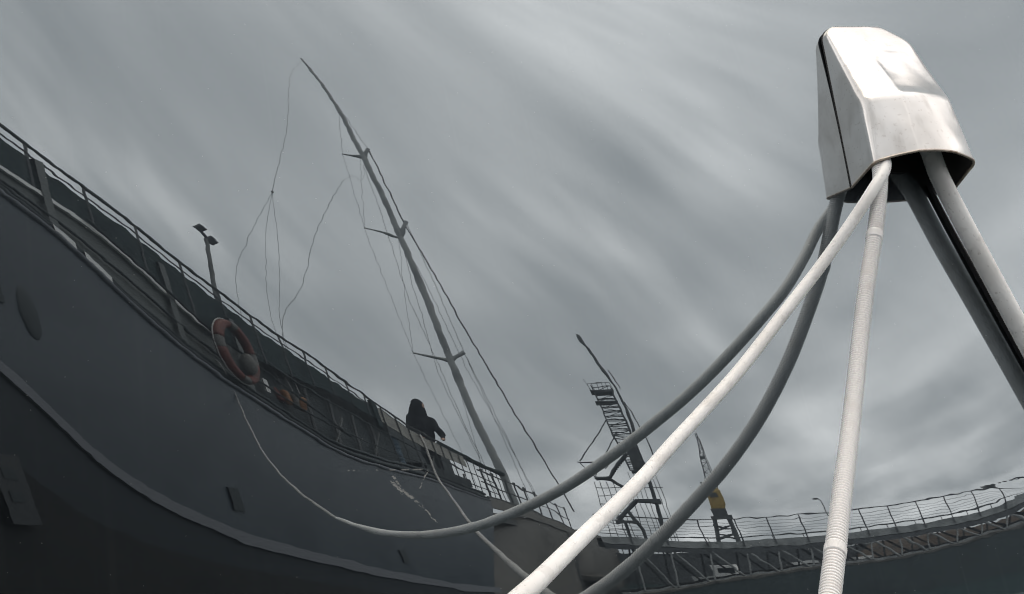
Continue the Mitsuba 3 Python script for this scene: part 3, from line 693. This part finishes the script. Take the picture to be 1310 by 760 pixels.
for x in (6.0, 8.2, 10.6, 13.2, 16.4, 19.8):
    for dx, y in ((-.5, Y0 - .3), (.4, Y1 + .3)):
        put(FB + '__pile', bar((x + dx, y, -1), (x, y, float(chord(x)) + .1), .085, 8), 'timber')
    put(FB + '__cross_brace', bar((x - .5, Y0 - .3, .2), (x + .3, Y1 + .3, float(chord(x))), .05), 'timber')
say(FB, 'long footbridge on a lattice truss with wire railings, reflected at lower right', 'bridge')

# low dark side of a dock in front of the truss foot
wx = np.linspace(3, 42, 40)
wt = lambda x: np.interp(x, [3, 6.1, 8.7, 14.1, 19, 23.6, 42], [.2, .55, 1.02, 1.52, 1.54, 1.82, 2.7])
put('dock_wall__face', beam(wx, -29.3, lambda x: x * 0 - 1.0, lambda x: wt(x) - .06, .5), 'dock_teal', label='smooth dark teal wall')
put('dock_wall__coping', beam(wx, -29.26, lambda x: wt(x) - .06, lambda x: wt(x) + .04, .6), 'timber')
say('dock_wall', 'dark teal dock wall with a pale coping below the footbridge truss, reflected', 'wall')

# ------------------------------------------------------------------ lattice tower with stairs
LT = 'lattice_tower'
LA = math.radians(10); LX = np.array([math.cos(LA), math.sin(LA), 0]); LY = np.array([math.sin(LA), -math.cos(LA), 0])
lp3 = lambda x, z, y=0: LY * (55 + y) + LX * x + np.array([0, 0, z])


def lat(pts, r, key, m='steel_dark', n=6, y=0): put(LT + '__' + key, tube([lp3(x, z, y) for x, z in pts], r, n), m, True)


legsL, legsR = [(1.9, 17.6), (1.9, 14.1), (2.05, 11.9), (2.2, 9.6)], [(3.38, 17.2), (3.5, 13.7), (3.55, 11.1), (3.6, 9.4)]
for y in (-.7, .7):
    lat(legsL, .055, 'leg', y=y); lat(legsR, .055, 'leg', y=y)
zz = np.linspace(9.8, 17.4, 19); xl = np.interp(zz, [9.6, 11.9, 14.1, 17.6], [2.2, 2.05, 1.9, 1.9]); xr = np.interp(zz, [9.4, 11.1, 13.7, 17.2], [3.6, 3.55, 3.5, 3.38])
for i in range(19):
    for y in (-.7, .7): lat([(xl[i], zz[i]), (xr[i], zz[i])], .045, 'rung', y=y)
    for x in (xl[i], xr[i]): put(LT + '__rung', bar(lp3(x, zz[i], -.7), lp3(x, zz[i], .7), .03), 'steel_dark')
    if i < 18: lat([(xl[i], zz[i]), (xr[i + 1], zz[i + 1])] if i % 2 else [(xr[i], zz[i]), (xl[i + 1], zz[i + 1])], .03, 'brace', y=-.7)
for z in (17.05, 15.95): put(LT + '__gallery', box(lp3(2.55, z), [1.9, 1.6, .10], [LX, LY, [0, 0, 1]]), 'steel_dark')
for x in np.linspace(1.65, 3.45, 6): lat([(x, 17.1), (x, 17.75)], .022, 'gallery_rail', y=-.75)
lat([(1.65, 17.72), (3.45, 17.72)], .025, 'gallery_rail', y=-.75)
lat([(1.75, 17.2), (1.45, 18.5)], .02, 'aerial')
jp = spline([(2.61, 23.2, 0), (2.84, 21.97, 0), (3.07, 21.1, 0), (3.2, 20.17, 0), (3.47, 19.24, 0), (3.73, 17.77, 0), (3.95, 16.2, 0), (3.75, 12.5, 0)], .15)
put(LT + '__jib', tube([lp3(a, b, -.2) for a, b, _ in jp], np.interp(jp[:, 1], [12.5, 17.5, 17.9, 19.3, 19.6, 21, 21.8, 22.4, 23, 23.2], [.15, .10, .11, .18, .12, .15, .10, .22, .17, .06]), 8), 'steel_dark', True, label='slim lumpy jib pointing up')
lat([(3.9, 19.3), (4.25, 17.3)], .05, 'aerial')
lat([(4.1, 16.0), (4.6, 12.0), (4.5, 9.6)], .05, 'side_pipe')
put(LT + '__cabin', box(lp3(3.05, 10.7, -.1), [1.05, 1.2, 2.1], [LX, LY, [0, 0, 1]]), 'steel_dark', label='dark boxy cabin at the tower foot')
put(LT + '__cabin_platform', box(lp3(3.1, 9.45), [1.7, 1.6, .16], [LX, LY, [0, 0, 1]]), 'steel_dark')
for i in range(4): put(LT + '__cabin__window', box(lp3(2.68 + .24 * i, 11.2, -.715), [.16, .03, .5], [LX, LY, [0, 0, 1]]), 'glass_dark')
for a, b, key in ((((1.94, 14.35), (-1.68, 10.5)), .045, 'stay'), (((2.34, 13.1), (-.05, 10.3)), .045, 'stay'), (((-1.9, 10.4), (-.7, 10.35), (.0, 10.3)), .05, 'strut'), (((-1.75, 10.4), (-1.0, 9.0)), .05, 'strut'), (((-.05, 10.3), (-.9, 9.1)), .04, 'strut')):
    lat(a, b, key)
st = np.linspace(0, 1, 12)
for y in (-.45, .45):
    lat([(2.4, 10.95), (1.3, 10.15), (.2, 8.95), (-1.0, 8.85)], .12, 'stair_string', y=y)
    lat([(2.3, 11.75), (1.1, 10.9), (.1, 9.75)], .035, 'stair_rail', y=y)
for t in st: put(LT + '__stair_tread', box(lp3(2.4 - 2.2 * t, 10.98 - 2.0 * t), [.26, 1.0, .05], [LX, LY, [0, 0, 1]]), 'steel_dark')
lat([(-1.05, 8.95), (.2, 8.75), (1.25, 7.9), (1.7, 7.5)], .16, 'gangway')
put(LT + '__platform', box(lp3(2.65, 6.85), [1.9, 1.4, .30], [LX, LY, [0, 0, 1]]), 'steel_dark')
lat([(1.75, 6.95), (.6, 6.1), (-.55, 5.2)], .20, 'gangway'); lat([(1.9, 7.6), (.6, 6.8), (-.5, 5.9)], .05, 'stair_rail')
put(LT + '__platform', box(lp3(.1, 5.05), [1.7, 1.4, .22], [LX, LY, [0, 0, 1]]), 'steel_dark')
lat([(3.45, 9.4), (3.15, 6.5), (2.72, 2.5)], .17, 'support_leg'); lat([(.6, 6.0), (1.2, 4.4), (1.1, 2.5)], .17, 'support_leg'); lat([(.0, 5.0), (-.2, 2.4)], .14, 'support_leg')
for x0, x1 in ((-1.2, -1.75), (-.75, -1.1), (-.25, -.4), (.3, .3), (1.6, .9)): lat([(x0, 8.6), (x1, 2.4)], .032, 'net_upright')
for z in np.arange(3.0, 8.6, .72):
    t = (8.6 - z) / 6.2
    lat([(-1.2 - .55 * t, z), (1.1 - .3 * t, z)], .03, 'net_rung')
for x0, x1 in ((1.9, 1.75), (2.35, 2.2), (3.75, 3.55), (4.1, 3.75), (2.75, 2.5)): lat([(x0, 9.4), (x1, 2.4)], .028, 'guy')
for z in (8.0, 4.6, 3.8): lat([(1.8, z), (4.2 - .1 * (8 - z), z)], .03, 'net_rung')
say(LT, 'dark lattice tower with stairs, platforms and a slim jib, reflected behind the footbridge', 'tower')

# ------------------------------------------------------------------ yellow harbour crane
YC = 'harbour_crane'
YA = math.radians(17); YX = np.array([math.cos(YA), math.sin(YA), 0]); YY = np.array([math.sin(YA), -math.cos(YA), 0])
yp = lambda x, z, y=0: YY * (120 + y) + YX * x + np.array([0, 0, z])
ybar = lambda a, b, r, key, m='steel_dark': put(YC + '__' + key, bar(yp(*a), yp(*b), r), m)
for x0, x1 in ((-1.7, -.3), (2.3, 2.2)):
    for y in (-1.6, 1.6): ybar((x0, 2.0, y), (x1 if x0 < 0 else 2.1, 8.6, y * .6), .36 if x0 < 0 else .42, 'portal_leg')
for z in (3.5, 5.0, 6.5): ybar((-1.0, z, -1.3), (2.2, z + .9, -1.3), .16, 'portal_brace'); ybar((2.2, z, -1.3), (-1.0, z + .9, -1.3), .14, 'portal_brace')
put(YC + '__turntable', box(yp(1.05, 8.75), [3.6, 3.2, .55], [YX, YY, [0, 0, 1]]), 'steel_dark')
put(YC + '__machine_deck', box(yp(1.0, 9.6), [2.5, 2.6, 1.1], [YX, YY, [0, 0, 1]]), 'steel_dark')
tr = lambda z, xa, xb, y: [yp(xa, z, -y), yp(xb, z, -y), yp(xb, z, y), yp(xa, z, y)]
put(YC + '__cab', cat([loft(np.array([tr(10.15, -.05, 2.15, 1.2), tr(11.0, -.1, 2.6, 1.3), tr(13.2, .25, 2.7, 1.3), tr(13.9, .7, 2.3, 1.1)]), close=True), trimesh.convex.convex_hull(np.array(tr(13.85, .7, 2.3, 1.1) + tr(13.95, .75, 2.25, 1.0)))]), 'crane_yellow', label='ochre yellow machine house')
put(YC + '__cab__window', box(yp(1.2, 12.6, -1.36), [1.3, .06, .7], [YX, YY, [0, 0, 1]]), 'glass_dark')
jb = [(1.05, 13.5), (1.55, 16.0), (2.05, 20.0), (2.65, 24.2)]
for dx, w in ((-.75, -1), (.75, 1)):
    for y in (-.6, .6): put(YC + '__jib_chord', tube([yp(x + dx * (1 - .85 * (z - 13.5) / 10.7), z, y * (1 - .8 * (z - 13.5) / 10.7)) for x, z in jb], .085, 6), 'steel_dark')
jz = np.linspace(13.8, 23.6, 17); jx = np.interp(jz, [13.5, 16, 20, 24.2], [1.05, 1.55, 2.05, 2.65]); jw = .75 * (1 - .85 * (jz - 13.5) / 10.7)
for i in range(16):
    sgn = 1 if i % 2 else -1
    ybar((jx[i] - sgn * jw[i], jz[i], -.4), (jx[i + 1] + sgn * jw[i + 1], jz[i + 1], -.4), .06, 'jib_lacing')
    ybar((jx[i] - jw[i], jz[i], -.4), (jx[i] + jw[i], jz[i], -.4), .05, 'jib_lacing')
put(YC + '__jib_platform', box(yp(.55, 15.0, -.2), [1.7, 1.4, .5], [YX, YY, [0, 0, 1]]), 'steel_dark')
put(YC + '__jib_head', box(yp(2.0, 19.6), [.8, .8, .5], [YX, YY, [0, 0, 1]]), 'steel_dark')
ybar((2.4, 13.6, .4), (2.75, 23.9, 0), .06, 'luffing_rope')
say(YC, 'harbour crane with an ochre yellow machine house and lattice jib, reflected', 'crane')

# street lamp
SLm = 'street_lamp'
put(SLm + '__column', tube(spline([(20.95, -39.9, 2.2), (20.8, -39.9, 4.0), (20.74, -39.9, 5.0), (20.70, -39.9, 5.3), (20.55, -39.95, 5.45)], .1), .035, 8), 'steel_grey', True)
hd = trimesh.creation.icosphere(2, .16); hd.apply_scale([1.5, .8, .45]); hd.apply_translation((20.42, -39.97, 5.44)); put(SLm + '__lamp_head', hd, 'steel_dark', True)
say(SLm, 'slim street lamp with one small head beyond the footbridge, reflected', 'street lamp')

# dark lighter moored behind the bridge
LB = 'dark_lighter'
rows = []
for z in np.linspace(0, 1, 4):
    u = np.linspace(0, 1, 30); x = 3 + 38 * u; w = 2.4 * np.clip(np.minimum(u, 1 - u) / .08 + .35 * z, 0, 1) ** .5
    rows.append(np.concatenate([np.stack([x, -55 + w, -.3 + 2.75 * z + 0 * u], 1), np.stack([x[::-1], -55 - w[::-1], -.3 + 2.75 * z + 0 * u], 1)]))
put(LB + '__hull', loft(np.array(rows), close=True), 'steel_dark', 30)
put(LB + '__deck', box([22, -55, 2.34], [34, 4, .08]), 'steel_dark')
put(LB + '__hatch_cover', box([22, -55, 2.42], [28, 3, .1]), 'cloth_dark')
say(LB, 'long dark lighter moored behind the footbridge truss, reflected', 'barge')

# small white boats under the bridge
def small_boat(x, y, L, rot, label):
    k = numbered('white_boat')
    rows = []
    for z in np.linspace(0, 1, 5):
        u = np.linspace(0, 1, 14); w = (.9 * np.sin(np.clip(u * 1.25 + .22, 0, 1.57)) * np.sqrt(np.clip(1.02 - u ** 3, 0, 1))) * (.55 + .45 * z)
        a = np.stack([(u - .45) * L * (1 + .06 * z), w, -.2 + (1.05 + .25 * u) * z], 1); b = a[::-1] * [1, -1, 1]
        rows.append(np.concatenate([a, b]))
    M = trimesh.transformations.rotation_matrix(rot, [0, 0, 1]); M[:3, 3] = (x, y, 0)
    hull = loft(np.array(rows), close=True); lid = loft(np.array([rows[-1][:14], rows[-1][:13:-1]])); lid.apply_translation([0, 0, -.08])
    cab = trimesh.convex.convex_hull(np.array([[sx * .16 * L + .2 - .05 * L * (t > 0), sy * (.65 - .12 * t), .85 + .75 * t] for sx in (-1, 1) for sy in (-1, 1) for t in (0, 1)]))
    for m, n_, mm in ((hull, 'hull', 'ship_white'), (lid, 'deck', 'ship_beige'), (cab, 'cabin', 'ship_white')):
        m.apply_transform(M); put(f'{k}__{n_}', m, mm, 30)
    for sy in (-1, 1):
        wmesh = box([.2, sy * .615, 1.28], [.22 * L, .03, .28]); wmesh.apply_transform(M); put(f'{k}__window', wmesh, 'glass_dark')
    say(k, label, 'boat', 'white boats moored behind the footbridge')


small_boat(13.6, -44, 5.2, .5, 'small white motor boat behind the truss, leftmost of three')
small_boat(20.0, -45, 5.6, .2, 'small white motor boat behind the truss, middle of three')
small_boat(26.0, -48, 5, -.3, 'small white motor boat behind the truss, rightmost of three')
